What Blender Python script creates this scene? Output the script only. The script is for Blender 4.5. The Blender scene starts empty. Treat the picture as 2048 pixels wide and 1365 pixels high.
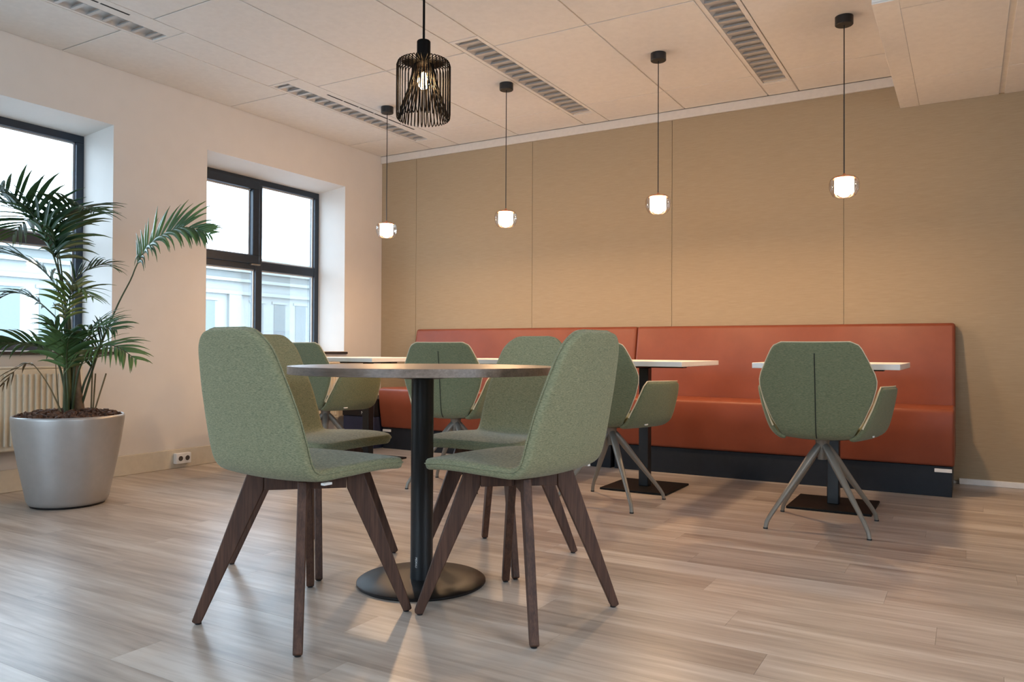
import bpy, bmesh, math, random
from mathutils import Vector, Matrix, Euler

random.seed(7)
scene = bpy.context.scene
COL = scene.collection
PI = math.pi

# ------------------------------------------------------------------ camera
YAW, PITCH, ROLL, FPX = 0.531567, 0.0119957, 0.00471931, 1551.95
CAM = Vector((4.59, -5.475, 0.80))


def cam_basis():
    cy, sy = math.cos(YAW), math.sin(YAW)
    fw = Vector((-sy, cy, 0)); rt = Vector((cy, sy, 0)); up = Vector((0, 0, 1))
    fw2 = fw * math.cos(PITCH) + up * math.sin(PITCH)
    up2 = up * math.cos(PITCH) - fw * math.sin(PITCH)
    rt3 = rt * math.cos(ROLL) + up2 * math.sin(ROLL)
    up3 = up2 * math.cos(ROLL) - rt * math.sin(ROLL)
    return rt3, up3, fw2


_r, _u, _f = cam_basis()
cam_data = bpy.data.cameras.new('camera')
cam_data.sensor_width = 36.0
cam_data.lens = FPX / 2048 * 36.0
cam_data.clip_start = 0.05
cam_data.clip_end = 300
cam = bpy.data.objects.new('camera', cam_data)
cam.matrix_world = Matrix(((_r.x, _u.x, -_f.x, CAM.x), (_r.y, _u.y, -_f.y, CAM.y),
                           (_r.z, _u.z, -_f.z, CAM.z), (0, 0, 0, 1)))
COL.objects.link(cam)
scene.camera = cam

# ------------------------------------------------------------------ world, exposure
SKY_STRENGTH = 10.5
world = bpy.data.worlds.new('overcast_sky')
scene.world = world
world.use_nodes = True
wbg = world.node_tree.nodes['Background']
wbg.inputs[0].default_value = (0.64, 0.81, 1.0, 1)
wbg.inputs[1].default_value = SKY_STRENGTH
scene.view_settings.view_transform = 'Standard'
scene.view_settings.look = 'None'
scene.view_settings.gamma = 1.0
scene.view_settings.use_curve_mapping = False
scene.view_settings.exposure = 0.30
cy_ = scene.cycles
cy_.use_denoising = True
cy_.max_bounces = 10
cy_.diffuse_bounces = 6
cy_.glossy_bounces = 4
cy_.transparent_max_bounces = 16
cy_.transmission_bounces = 6
cy_.sample_clamp_indirect = 6.0
cy_.caustics_reflective = False
cy_.caustics_refractive = False

PENDANT_POWER = 8.5
WIRE_LAMP_POWER = 9.0
WARM = (1.0, 0.64, 0.35)

ADDED_RIGHT_WINDOW = (-5.4, -3.5)                                    # unseen opening added in the right wall to light the chair backs (y)
WINDOWS = [(-3.975, -2.58), (-1.89, -0.495), (-6.06, -4.665)]   # openings along the left wall (y)
WZ0, WZ1 = 0.785, 2.195
ADDED_FRONT_WINDOWS = [(0.5, 2.3), (2.7, 4.3)]          # openings added in the wall behind the camera for daylight (x)
FZ0, FZ1 = 0.80, 2.30
for i, (a, b) in enumerate(WINDOWS):            # sky portals in the window openings
    ld = bpy.data.lights.new('window_portal', 'AREA')
    ld.shape = 'RECTANGLE'; ld.size = b - a; ld.size_y = WZ1 - WZ0
    ld.cycles.is_portal = True
    lo = bpy.data.objects.new('window_portal', ld)
    lo.location = (-0.37, (a + b) / 2, (WZ0 + WZ1) / 2)
    lo.rotation_euler = (0, -PI / 2, 0)
    COL.objects.link(lo)
ld = bpy.data.lights.new('window_portal', 'AREA')
ld.shape = 'RECTANGLE'; ld.size = FZ1 - FZ0; ld.size_y = ADDED_RIGHT_WINDOW[1] - ADDED_RIGHT_WINDOW[0]
ld.cycles.is_portal = True
lo = bpy.data.objects.new('window_portal', ld)
lo.location = (7.33, sum(ADDED_RIGHT_WINDOW) / 2, (FZ0 + FZ1) / 2)
lo.rotation_euler = (0, PI / 2, 0)
COL.objects.link(lo)
for a, b in ADDED_FRONT_WINDOWS:
    ld = bpy.data.lights.new('window_portal', 'AREA')
    ld.shape = 'RECTANGLE'; ld.size = b - a; ld.size_y = FZ1 - FZ0
    ld.cycles.is_portal = True
    lo = bpy.data.objects.new('window_portal', ld)
    lo.location = ((a + b) / 2, -9.13, (FZ0 + FZ1) / 2)
    lo.rotation_euler = (PI / 2, 0, 0)
    COL.objects.link(lo)

# ------------------------------------------------------------------ materials
MATS = {}


def new_mat(name):
    m = bpy.data.materials.new(name)
    m.use_nodes = True
    nt = m.node_tree
    b = nt.nodes['Principled BSDF']
    MATS[name] = m
    return m, nt, b


def N(nt, typ, **kw):
    n = nt.nodes.new(typ)
    for k, v in kw.items():
        setattr(n, k, v)
    return n


def ramp(nt, stops):
    r = N(nt, 'ShaderNodeValToRGB')
    el = r.color_ramp.elements
    while len(el) < len(stops):
        el.new(0.5)
    for e, (p, c) in zip(el, stops):
        e.position = p
        e.color = (c[0], c[1], c[2], 1)
    return r


def s2l(r, g, b):
    def f(c):
        c /= 255.0
        return c / 12.92 if c <= 0.04045 else ((c + 0.055) / 1.055) ** 2.4
    return (f(r), f(g), f(b))


def simple(name, col, rough=0.5, metal=0.0, var=0.04, scale=30, bump=0.0, bscale=200, spec=0.5):
    """a plain colour with slight procedural mottling"""
    m, nt, b = new_mat(name)
    tc = N(nt, 'ShaderNodeTexCoord')
    no = N(nt, 'ShaderNodeTexNoise'); no.inputs['Scale'].default_value = scale; no.inputs['Detail'].default_value = 3
    nt.links.new(tc.outputs['Object'], no.inputs['Vector'])
    r = ramp(nt, [(0.3, [c * (1 - var) for c in col]), (0.7, [min(1, c * (1 + var)) for c in col])])
    nt.links.new(no.outputs['Fac'], r.inputs[0])
    nt.links.new(r.outputs[0], b.inputs['Base Color'])
    b.inputs['Roughness'].default_value = rough
    b.inputs['Metallic'].default_value = metal
    b.inputs['Specular IOR Level'].default_value = spec
    if bump:
        n2 = N(nt, 'ShaderNodeTexNoise'); n2.inputs['Scale'].default_value = bscale
        nt.links.new(tc.outputs['Object'], n2.inputs['Vector'])
        bp = N(nt, 'ShaderNodeBump'); bp.inputs['Strength'].default_value = bump; bp.inputs['Distance'].default_value = 0.002
        nt.links.new(n2.outputs['Fac'], bp.inputs['Height'])
        nt.links.new(bp.outputs[0], b.inputs['Normal'])
    return m


simple('wall_paint', (0.66, 0.62, 0.575), 0.75, var=0.015, scale=8, bump=0.04, bscale=300)
simple('ceiling_tile', (0.74, 0.72, 0.69), 0.85, var=0.03, bump=0.25, bscale=260)
simple('ceiling_grid', (0.64, 0.62, 0.59), 0.8)
simple('white_trim', (0.74, 0.72, 0.69), 0.5)
simple('cornice_paint', (0.60, 0.56, 0.51), 0.7)
simple('baseboard_paint', (0.60, 0.545, 0.44), 0.5)
simple('radiator_enamel', (0.70, 0.63, 0.50), 0.35)
simple('anthracite', (0.011, 0.021, 0.036), 0.42, var=0.1)
simple('dark_sill', (0.030, 0.026, 0.026), 0.4)
simple('black_metal', (0.009, 0.010, 0.012), 0.38, var=0.1)
simple('black_powder', (0.008, 0.007, 0.007), 0.42, var=0.15, bump=0.1, bscale=400, spec=0.35)
simple('black_plate', (0.006, 0.006, 0.006), 0.55, var=0.1, spec=0.18)
simple('wire_black', (0.0035, 0.0022, 0.0016), 0.55, spec=0.08)
simple('white_laminate', (0.80, 0.79, 0.77), 0.28, var=0.02)
simple('white_plastic', (0.78, 0.77, 0.75), 0.4)
simple('socket_hole', (0.06, 0.05, 0.045), 0.5)
simple('grey_metal', (0.215, 0.195, 0.165), 0.42, metal=0.25)
simple('luminaire_metal', (0.50, 0.49, 0.48), 0.4, metal=0.15)
simple('dark_slot', (0.008, 0.008, 0.008), 0.8)
simple('navy_plinth', (0.011, 0.014, 0.020), 0.5, var=0.12, spec=0.3)
simple('navy_box', (0.035, 0.042, 0.085), 0.45, var=0.1)
simple('box_shade', (0.010, 0.009, 0.012), 0.5)  # near black standing for shade on the navy box
simple('copper', (0.72, 0.33, 0.20), 0.25, metal=0.9)
simple('silver_pot', (0.43, 0.42, 0.41), 0.40, metal=0.55, var=0.03, bump=0.08, bscale=500)
simple('palm_stem', (0.045, 0.062, 0.020), 0.5, var=0.3, scale=14)
simple('palm_base', (0.19, 0.12, 0.07), 0.8, var=0.35, scale=25, bump=0.4, bscale=60)
simple('dry_stem', (0.16, 0.115, 0.05), 0.6, var=0.2)
simple('dark_seam', (0.012, 0.013, 0.010), 0.9)
simple('cream_edge', (0.60, 0.52, 0.36), 0.7)
simple('facade_white', (0.21, 0.22, 0.21), 0.9, spec=0.0)
simple('facade_glass', (0.13, 0.145, 0.145), 0.6, spec=0.0)
simple('asphalt', (0.35, 0.35, 0.35), 0.9)


def soil_mat():
    m, nt, b = new_mat('soil')
    tc = N(nt, 'ShaderNodeTexCoord')
    v = N(nt, 'ShaderNodeTexVoronoi'); v.inputs['Scale'].default_value = 45
    nt.links.new(tc.outputs['Object'], v.inputs['Vector'])
    r = ramp(nt, [(0.0, (0.035, 0.018, 0.011)), (0.5, (0.10, 0.048, 0.028)), (1.0, (0.16, 0.085, 0.05))])
    nt.links.new(v.outputs['Color'], r.inputs[0])
    nt.links.new(r.outputs[0], b.inputs['Base Color'])
    b.inputs['Roughness'].default_value = 0.9


soil_mat()


def leaf_mat():
    m, nt, b = new_mat('palm_leaf')
    tc = N(nt, 'ShaderNodeTexCoord'); oi = N(nt, 'ShaderNodeObjectInfo')
    no = N(nt, 'ShaderNodeTexNoise'); no.inputs['Scale'].default_value = 5
    nt.links.new(tc.outputs['Object'], no.inputs['Vector'])
    ad = N(nt, 'ShaderNodeMath', operation='MULTIPLY_ADD'); ad.inputs[1].default_value = 0.45; ad.inputs[2].default_value = 0.0
    nt.links.new(oi.outputs['Random'], ad.inputs[0])
    a2 = N(nt, 'ShaderNodeMath', operation='ADD')
    nt.links.new(ad.outputs[0], a2.inputs[0]); nt.links.new(no.outputs['Fac'], a2.inputs[1])
    r = ramp(nt, [(0.35, (0.014, 0.040, 0.020)), (0.70, (0.040, 0.098, 0.032)), (1.0, (0.110, 0.200, 0.050))])
    nt.links.new(a2.outputs[0], r.inputs[0])
    nt.links.new(r.outputs[0], b.inputs['Base Color'])
    b.inputs['Roughness'].default_value = 0.38
    b.inputs['Subsurface Weight'].default_value = 0.0


leaf_mat()


def fabric(name, c1, c2, c3, sx=22, sy=900, bumpd=0.0012, bscale=1400):
    """melange upholstery: fine horizontal streaks of three yarn colours and a woven bump"""
    m, nt, b = new_mat(name)
    tc = N(nt, 'ShaderNodeTexCoord')
    mp = N(nt, 'ShaderNodeMapping'); mp.inputs['Scale'].default_value = (sx, sx, sy)
    nt.links.new(tc.outputs['Object'], mp.inputs['Vector'])
    no = N(nt, 'ShaderNodeTexNoise'); no.inputs['Scale'].default_value = 1.0; no.inputs['Detail'].default_value = 4
    no.inputs['Roughness'].default_value = 0.7
    nt.links.new(mp.outputs[0], no.inputs['Vector'])
    r = ramp(nt, [(0.34, c1), (0.5, c2), (0.66, c3)])
    nt.links.new(no.outputs['Fac'], r.inputs[0])
    nt.links.new(r.outputs[0], b.inputs['Base Color'])
    b.inputs['Roughness'].default_value = 0.9
    b.inputs['Sheen Weight'].default_value = 0.14
    b.inputs['Sheen Roughness'].default_value = 0.5
    b.inputs['Specular IOR Level'].default_value = 0.25
    v = N(nt, 'ShaderNodeTexNoise'); v.inputs['Scale'].default_value = bscale / 3.0; v.inputs['Detail'].default_value = 2
    nt.links.new(tc.outputs['Object'], v.inputs['Vector'])
    mx = N(nt, 'ShaderNodeMath', operation='ADD')
    nt.links.new(v.outputs['Fac'], mx.inputs[0]); nt.links.new(no.outputs['Fac'], mx.inputs[1])
    bp = N(nt, 'ShaderNodeBump'); bp.inputs['Strength'].default_value = 0.5; bp.inputs['Distance'].default_value = bumpd
    nt.links.new(mx.outputs[0], bp.inputs['Height'])
    nt.links.new(bp.outputs[0], b.inputs['Normal'])
    return m


fabric('chair_fabric', (0.128, 0.148, 0.086), (0.238, 0.243, 0.142), (0.365, 0.345, 0.208), sx=120, sy=800)
fabric('swivel_fabric', (0.085, 0.110, 0.062), (0.145, 0.163, 0.093), (0.215, 0.215, 0.125), sx=100, sy=700)
fabric('wall_fabric', (0.325, 0.252, 0.164), (0.350, 0.274, 0.180), (0.378, 0.298, 0.198), sx=10, sy=300, bumpd=0.0006, bscale=1500)


def leather():
    m, nt, b = new_mat('bench_leather')
    tc = N(nt, 'ShaderNodeTexCoord')
    no = N(nt, 'ShaderNodeTexNoise'); no.inputs['Scale'].default_value = 6; no.inputs['Detail'].default_value = 5
    nt.links.new(tc.outputs['Object'], no.inputs['Vector'])
    r = ramp(nt, [(0.3, (0.185, 0.045, 0.021)), (0.7, (0.220, 0.056, 0.027))])
    nt.links.new(no.outputs['Fac'], r.inputs[0]); nt.links.new(r.outputs[0], b.inputs['Base Color'])
    b.inputs['Roughness'].default_value = 0.45
    b.inputs['Specular IOR Level'].default_value = 0.35
    v = N(nt, 'ShaderNodeTexVoronoi'); v.inputs['Scale'].default_value = 500
    nt.links.new(tc.outputs['Object'], v.inputs['Vector'])
    bp = N(nt, 'ShaderNodeBump'); bp.inputs['Strength'].default_value = 0.18; bp.inputs['Distance'].default_value = 0.0006
    nt.links.new(v.outputs['Distance'], bp.inputs['Height']); nt.links.new(bp.outputs[0], b.inputs['Normal'])


leather()


def wood(name, dark, mid, light, scale, rough=0.45, rnd=0.0, axis=0, stops=(0.3, 0.5, 0.7), bump=0.08):
    """grain streaks along one local axis, an optional per-object tone shift"""
    m, nt, b = new_mat(name)
    tc = N(nt, 'ShaderNodeTexCoord'); oi = N(nt, 'ShaderNodeObjectInfo')
    sc = [scale[1]] * 3
    sc[axis] = scale[0]
    mp = N(nt, 'ShaderNodeMapping'); mp.inputs['Scale'].default_value = sc
    nt.links.new(tc.outputs['Object'], mp.inputs['Vector'])
    cmb = N(nt, 'ShaderNodeCombineXYZ')
    ml = N(nt, 'ShaderNodeMath', operation='MULTIPLY'); ml.inputs[1].default_value = 97.0
    nt.links.new(oi.outputs['Random'], ml.inputs[0])
    for k in range(3):
        nt.links.new(ml.outputs[0], cmb.inputs[k])
    va = N(nt, 'ShaderNodeVectorMath', operation='ADD')
    nt.links.new(mp.outputs[0], va.inputs[0]); nt.links.new(cmb.outputs[0], va.inputs[1])
    no = N(nt, 'ShaderNodeTexNoise'); no.inputs['Scale'].default_value = 1.0
    no.inputs['Detail'].default_value = 6; no.inputs['Roughness'].default_value = 0.62
    nt.links.new(va.outputs[0], no.inputs['Vector'])
    fine = N(nt, 'ShaderNodeTexNoise'); fine.inputs['Scale'].default_value = 5.0; fine.inputs['Detail'].default_value = 4
    nt.links.new(va.outputs[0], fine.inputs['Vector'])
    m1 = N(nt, 'ShaderNodeMath', operation='MULTIPLY_ADD'); m1.inputs[1].default_value = 0.35
    nt.links.new(fine.outputs['Fac'], m1.inputs[0])
    m2 = N(nt, 'ShaderNodeMath', operation='MULTIPLY'); m2.inputs[1].default_value = 0.65
    nt.links.new(no.outputs['Fac'], m2.inputs[0]); nt.links.new(m2.outputs[0], m1.inputs[2])
    m3 = N(nt, 'ShaderNodeMath', operation='MULTIPLY_ADD'); m3.inputs[1].default_value = rnd
    nt.links.new(oi.outputs['Random'], m3.inputs[0]); nt.links.new(m1.outputs[0], m3.inputs[2])
    sb = N(nt, 'ShaderNodeMath', operation='SUBTRACT'); sb.inputs[1].default_value = rnd / 2
    nt.links.new(m3.outputs[0], sb.inputs[0])
    r = ramp(nt, list(zip(stops, (dark, mid, light))))
    nt.links.new(sb.outputs[0], r.inputs[0]); nt.links.new(r.outputs[0], b.inputs['Base Color'])
    b.inputs['Roughness'].default_value = rough
    bp = N(nt, 'ShaderNodeBump'); bp.inputs['Strength'].default_value = bump; bp.inputs['Distance'].default_value = 0.001
    nt.links.new(fine.outputs['Fac'], bp.inputs['Height']); nt.links.new(bp.outputs[0], b.inputs['Normal'])
    return m


wood('floor_vinyl', (0.290, 0.235, 0.195), (0.455, 0.388, 0.332), (0.590, 0.530, 0.472), (0.8, 10.0), rough=0.32, rnd=0.10, stops=(0.34, 0.50, 0.63), bump=0.03)
wood('leg_oak', (0.026, 0.010, 0.006), (0.072, 0.030, 0.017), (0.130, 0.062, 0.037), (3.0, 60.0), rough=0.6, axis=2, bump=0.25)
wood('table_wood', (0.12, 0.088, 0.068), (0.215, 0.163, 0.130), (0.31, 0.248, 0.205), (3.0, 38.0), rough=0.38, axis=0, bump=0.0)


def emis(name, col, strength):
    m, nt, b = new_mat(name)
    nt.nodes.remove(b)
    e = N(nt, 'ShaderNodeEmission')
    e.inputs[0].default_value = (*col, 1); e.inputs[1].default_value = strength
    nt.links.new(e.outputs[0], nt.nodes['Material Output'].inputs[0])


emis('diffuser_glow', (1.0, 0.64, 0.35), 95.0)
emis('bulb_glow', (1.0, 0.70, 0.36), 28.0)


def thin_glass(name, tint, refl=0.9, base=0.04, power=0.35):
    m, nt, b = new_mat(name)
    nt.nodes.remove(b)
    t = N(nt, 'ShaderNodeBsdfTransparent'); t.inputs[0].default_value = (*tint, 1)
    g = N(nt, 'ShaderNodeBsdfGlossy'); g.inputs[1].default_value = 0.02
    lw = N(nt, 'ShaderNodeLayerWeight'); lw.inputs[0].default_value = power
    ml = N(nt, 'ShaderNodeMath', operation='MULTIPLY_ADD'); ml.inputs[1].default_value = refl; ml.inputs[2].default_value = base
    nt.links.new(lw.outputs['Fresnel'], ml.inputs[0])
    mx = N(nt, 'ShaderNodeMixShader')
    nt.links.new(ml.outputs[0], mx.inputs[0]); nt.links.new(t.outputs[0], mx.inputs[1]); nt.links.new(g.outputs[0], mx.inputs[2])
    nt.links.new(mx.outputs[0], nt.nodes['Material Output'].inputs[0])


thin_glass('window_glass', (0.97, 0.985, 0.985), 0.5, 0.0)
thin_glass('lamp_glass', (1.0, 0.94, 0.89), 0.6, 0.02)
thin_glass('bulb_glass', (1.0, 0.93, 0.80), 0.5, 0.02)


# ------------------------------------------------------------------ mesh helpers
def mesh_from(verts, faces, name='mesh', smooth=False):
    me = bpy.data.meshes.new(name)
    me.from_pydata([tuple(v) for v in verts], [], faces)
    me.update()
    bm = bmesh.new(); bm.from_mesh(me)
    bmesh.ops.recalc_face_normals(bm, faces=bm.faces)
    bm.to_mesh(me); bm.free()
    if smooth:
        for p in me.polygons:
            p.use_smooth = True
    return me


class MB:
    """collects shapes into one mesh"""
    def __init__(self):
        self.v = []; self.f = []

    def add(self, vs, fs):
        o = len(self.v)
        self.v += [Vector(p) for p in vs]
        self.f += [tuple(i + o for i in f) for f in fs]
        return self

    def box(self, x0, x1, y0, y1, z0, z1):
        vs = [(x, y, z) for z in (z0, z1) for y in (y0, y1) for x in (x0, x1)]
        return self.add(vs, [(0, 2, 3, 1), (4, 5, 7, 6), (0, 1, 5, 4), (2, 6, 7, 3), (0, 4, 6, 2), (1, 3, 7, 5)])

    def prism(self, poly, axis, a, b):
        """extrude a 2-D polygon along an axis from a to b"""
        n = len(poly)

        def p3(p, t):
            return {0: (t, p[0], p[1]), 1: (p[0], t, p[1]), 2: (p[0], p[1], t)}[axis]
        vs = [p3(p, a) for p in poly] + [p3(p, b) for p in poly]
        fs = [tuple(range(n))[::-1], tuple(range(n, 2 * n))] + [(i, (i + 1) % n, n + (i + 1) % n, n + i) for i in range(n)]
        return self.add(vs, fs)

    def lathe(self, prof, seg=32, cx=0, cy=0, cap=True):
        n = len(prof)
        vs = []; fs = []
        for k in range(seg):
            a = 2 * PI * k / seg
            vs += [(cx + r * math.cos(a), cy + r * math.sin(a), z) for r, z in prof]
        for k in range(seg):
            k2 = (k + 1) % seg
            for i in range(n - 1):
                fs.append((k * n + i, k2 * n + i, k2 * n + i + 1, k * n + i + 1))
        if cap:
            fs.append(tuple(k * n for k in range(seg))[::-1])
            fs.append(tuple(k * n + n - 1 for k in range(seg)))
        return self.add(vs, fs)

    def tube(self, pts, rad, seg=8, closed=False, caps=True):
        pts = [Vector(p) for p in pts]
        n = len(pts)
        rads = rad if isinstance(rad, (list, tuple)) else [rad] * n
        vs = []; fs = []
        ref = None
        for i, p in enumerate(pts):
            if closed:
                t = (pts[(i + 1) % n] - pts[i - 1])
            else:
                t = pts[min(i + 1, n - 1)] - pts[max(i - 1, 0)]
            t.normalize()
            if ref is None:
                ref = t.orthogonal().normalized()
            ref = (ref - t * ref.dot(t))
            if ref.length < 1e-6:
                ref = t.orthogonal()
            ref.normalize()
            bi = t.cross(ref)
            for k in range(seg):
                a = 2 * PI * k / seg
                vs.append(p + (ref * math.cos(a) + bi * math.sin(a)) * rads[i])
        m = n if closed else n - 1
        for i in range(m):
            j = (i + 1) % n
            for k in range(seg):
                k2 = (k + 1) % seg
                fs.append((i * seg + k, i * seg + k2, j * seg + k2, j * seg + k))
        if caps and not closed:
            fs.append(tuple(range(seg))[::-1]); fs.append(tuple((n - 1) * seg + k for k in range(seg)))
        return self.add(vs, fs)

    def build(self, name, mat, parent=None, smooth=False, bevel=0, bseg=2, angle=35):
        me = mesh_from(self.v, self.f, name)
        return link(name, me, mat, parent, smooth, bevel, bseg, angle)


def link(name, me, mat, parent=None, smooth=False, bevel=0, bseg=2, angle=35):
    o = bpy.data.objects.new(name, me)
    if mat and not me.materials:
        me.materials.append(MATS[mat])
    COL.objects.link(o)
    if parent is not None:
        o.parent = parent
    if bevel:
        md = o.modifiers.new('bevel', 'BEVEL'); md.width = bevel; md.segments = bseg
        md.limit_method = 'ANGLE'; md.angle_limit = math.radians(30)
    if smooth or bevel:
        for p in me.polygons:
            p.use_smooth = True
        me.set_sharp_from_angle(angle=math.radians(angle))
    return o


def tag(o, label=None, cat=None, group=None, kind=None):
    if label: o['label'] = label
    if cat: o['category'] = cat
    if group: o['group'] = group
    if kind: o['kind'] = kind
    return o


def thing(name, loc, rz, label, cat, group=None):
    o = bpy.data.objects.new(name, None)
    o.empty_display_size = 0.1
    o.location = loc; o.rotation_euler = (0, 0, rz)
    COL.objects.link(o)
    return tag(o, label, cat, group)


def copy_tree(o, parent=None):
    c = o.copy(); COL.objects.link(c)
    c.parent = parent
    for ch in list(o.children):
        copy_tree(ch, c)
    return c


def text_mesh(name, s, size, mat, parent, M, extrude=0.0006):
    cu = bpy.data.curves.new(name, 'FONT')
    cu.body = s; cu.size = size; cu.extrude = extrude; cu.align_x = 'CENTER'; cu.align_y = 'CENTER'
    t = bpy.data.objects.new(name + '_tmp', cu)
    COL.objects.link(t)
    bpy.context.view_layer.update()
    me = bpy.data.meshes.new_from_object(t.evaluated_get(bpy.context.evaluated_depsgraph_get()))
    bpy.data.objects.remove(t)
    o = bpy.data.objects.new(name, me)
    me.materials.clear(); me.materials.append(MATS[mat])
    COL.objects.link(o); o.parent = parent
    o.matrix_local = M
    return o


# ------------------------------------------------------------------ the room shell
RX, RY, RZ = 7.2, -9.0, 2.55          # right wall, wall behind the camera, ceiling height


def build_left_wall():
    mb = MB()
    ys = sorted([RY, 0.0] + [v for w in WINDOWS for v in w])
    zs = [0, WZ0, WZ1, 2.75]
    T = -0.37
    for i in range(len(ys) - 1):
        for j in range(3):
            if j == 1 and any(abs(ys[i] - a) < 1e-6 for a, b in WINDOWS):
                continue
            a, b, c, d = ys[i], ys[i + 1], zs[j], zs[j + 1]
            mb.add([(0, a, c), (0, b, c), (0, b, d), (0, a, d)], [(0, 1, 2, 3)])
            mb.add([(T, a, c), (T, b, c), (T, b, d), (T, a, d)], [(0, 3, 2, 1)])
    for a, b in WINDOWS:                # splayed reveals
        s = 0.024
        p = [(0, a, WZ0), (0, b, WZ0), (0, b, WZ1), (0, a, WZ1)]
        q = [(T, a + s, WZ0), (T, b - s, WZ0), (T, b - s, WZ1 - 0.052), (T, a + s, WZ1 - 0.052)]
        mb.add(p + q, [(i, (i + 1) % 4, 4 + (i + 1) % 4, 4 + i) for i in range(4)])
        # outer return so that no slit is left round the frame
        r = [(T, a, WZ0), (T, b, WZ0), (T, b, WZ1), (T, a, WZ1)]
        mb.add(q + r, [(i, (i + 1) % 4, 4 + (i + 1) % 4, 4 + i) for i in range(4)])
    mb.add([(0, 0, 0), (T, 0, 0), (T, 0, 2.75), (0, 0, 2.75)], [(0, 1, 2, 3)])
    return tag(mb.build('wall_left', 'wall_paint'), kind='structure')


build_left_wall()
wall_back = tag(MB().box(0.0, RX, 0.0, 0.12, 0, 2.75).build('wall_back', 'ceiling_grid'), kind='structure')
wr = MB().box(RX, RX + 0.12, RY, 0.12, 0, FZ0).box(RX, RX + 0.12, RY, 0.12, FZ1, 2.75)
wr.box(RX, RX + 0.12, RY, ADDED_RIGHT_WINDOW[0], FZ0, FZ1).box(RX, RX + 0.12, ADDED_RIGHT_WINDOW[1], 0.12, FZ0, FZ1)
tag(wr.build('wall_right', 'wall_paint'), kind='structure')
wf = MB().box(-0.37, RX + 0.12, RY - 0.12, RY, 0, FZ0).box(-0.37, RX + 0.12, RY - 0.12, RY, FZ1, 2.75)
for a, b in zip([-0.37] + [w[1] for w in ADDED_FRONT_WINDOWS], [w[0] for w in ADDED_FRONT_WINDOWS] + [RX + 0.12]):
    wf.box(a, b, RY - 0.12, RY, FZ0, FZ1)
tag(wf.build('wall_front', 'wall_paint'), kind='structure')
# upholstered wall panels with their fine vertical seams
seams = [0.0, 0.392, 1.563, 2.728, 3.890, 5.055, 6.22, RX]
for i in range(len(seams) - 1):
    a, b = seams[i] + (0.0012 if i else 0.001), seams[i + 1] - 0.0012
    o = MB().box(a - seams[i], b - seams[i], -0.014, -0.0005, 0.0, 2.47).build('panel', 'wall_fabric', wall_back, bevel=0.0015, bseg=1)
    o.location = (seams[i], 0, 0.02)
tag(MB().box(0.002, 4.219, -0.034, -0.0155, 2.485, 2.549).build('trim_1', 'cornice_paint', bevel=0.002), kind='structure')
tag(MB().box(4.54, RX - 0.002, -0.030, -0.0150, 0.0, 0.036).build('baseboard_back', 'white_trim', bevel=0.003), kind='structure')
tag(MB().box(0.001, 0.020, -8.99, -0.035, 0.0, 0.125).build('baseboard_left', 'baseboard_paint', bevel=0.003), kind='structure')

# floor: sub-floor slab and one object per vinyl plank
floor = tag(MB().box(-0.37, RX + 0.12, RY - 0.12, 0.12, -0.10, -0.0045).build('floor', 'ceiling_grid'), kind='structure')
PW, PL = 0.1525, 1.22


def plank_mesh(L):
    return MB().box(0, L, 0, PW - 0.0006, -0.0044, 0.0)


plank_cache = {}


def plank(x0, x1, y0):
    L = round(x1 - x0 - 0.0006, 4)
    if L not in plank_cache:
        plank_cache[L] = mesh_from(plank_mesh(L).v, plank_mesh(L).f, 'plank')
    o = link('plank', plank_cache[L], 'floor_vinyl', floor)
    o.location = (x0, y0, 0)
    return o


row_x0 = {}
n_rows = int(4.9 / PW)
for r in range(n_rows):
    y0 = -(r + 1) * PW
    # keep to the part of the floor that the photograph takes in
    xl = 0.0
    xr = min(RX, 4.59 + (y0 + 5.475) * 0.075 + 0.45 if False else 5.6)
    off = (r * 0.437) % 1.0 * PL
    x = xl - off
    while x < xr:
        a, b = max(xl, x), min(x + PL, xr)
        if b - a > 0.02:
            plank(a, b, y0)
        x += PL
rest = MB()
rest.box(0, RX, RY, -n_rows * PW - 0.0006, -0.0044, 0.0)
rest.box(5.6006, RX, -n_rows * PW, 0, -0.0044, 0.0)
tag(rest.build('floor_remainder', 'floor_vinyl', floor), kind='stuff')

# ceiling: slab, one object per tile
ceiling = tag(MB().box(-0.37, RX + 0.12, RY - 0.12, 0.12, 2.572, 2.75).build('ceiling', 'ceiling_grid'), kind='structure')
rows = [-0.0345, -0.47, -1.70, -2.91, -4.13, -5.35, -6.57, -7.79, RY]
cols = [(0.0, 0.58, 0), (0.58, 0.86, 1), (0.86, 1.445, 0), (1.445, 2.04, 0), (2.04, 2.24, 1), (2.24, 2.83, 0), (2.83, 3.415, 0),
        (3.415, 3.615, 1), (3.615, 4.20, 0), (4.20, 4.79, 0), (4.79, 5.0, 1), (5.0, 5.6, 0), (5.6, 6.2, 0), (6.2, RX, 0)]
lights_y = [(-1.87, -0.28), (-4.27, -2.715), (-6.67, -5.115)]
strip_y = [(-0.28, -0.0345), (-2.715, -1.87), (-5.115, -4.27), (RY, -6.67)]


def ceil_tile(a, b, c, d, z=RZ, parent=ceiling, mat='ceiling_tile', g=0.0042):
    o = MB().box(a + g, b - g, c + g, d - g, z, z + 0.0055).box(a + 0.0003, b - 0.0003, c + 0.0003, d - 0.0003, z + 0.006, z + 0.021).build('ceiling_tile', mat, parent, bevel=0.0015, bseg=1)
    return o


for x0, x1, special in cols:
    if not special:
        for j in range(len(rows) - 1):
            if x1 > 4.3 and rows[j] > -1.7:
                continue                     # hidden above the dropped bulkhead
            ceil_tile(x0, x1, rows[j + 1], rows[j])
    else:
        for a, b in strip_y:
            if x0 > 4.3 and b > -1.7:
                continue
            ceil_tile(x0, x1, a, b)

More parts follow.
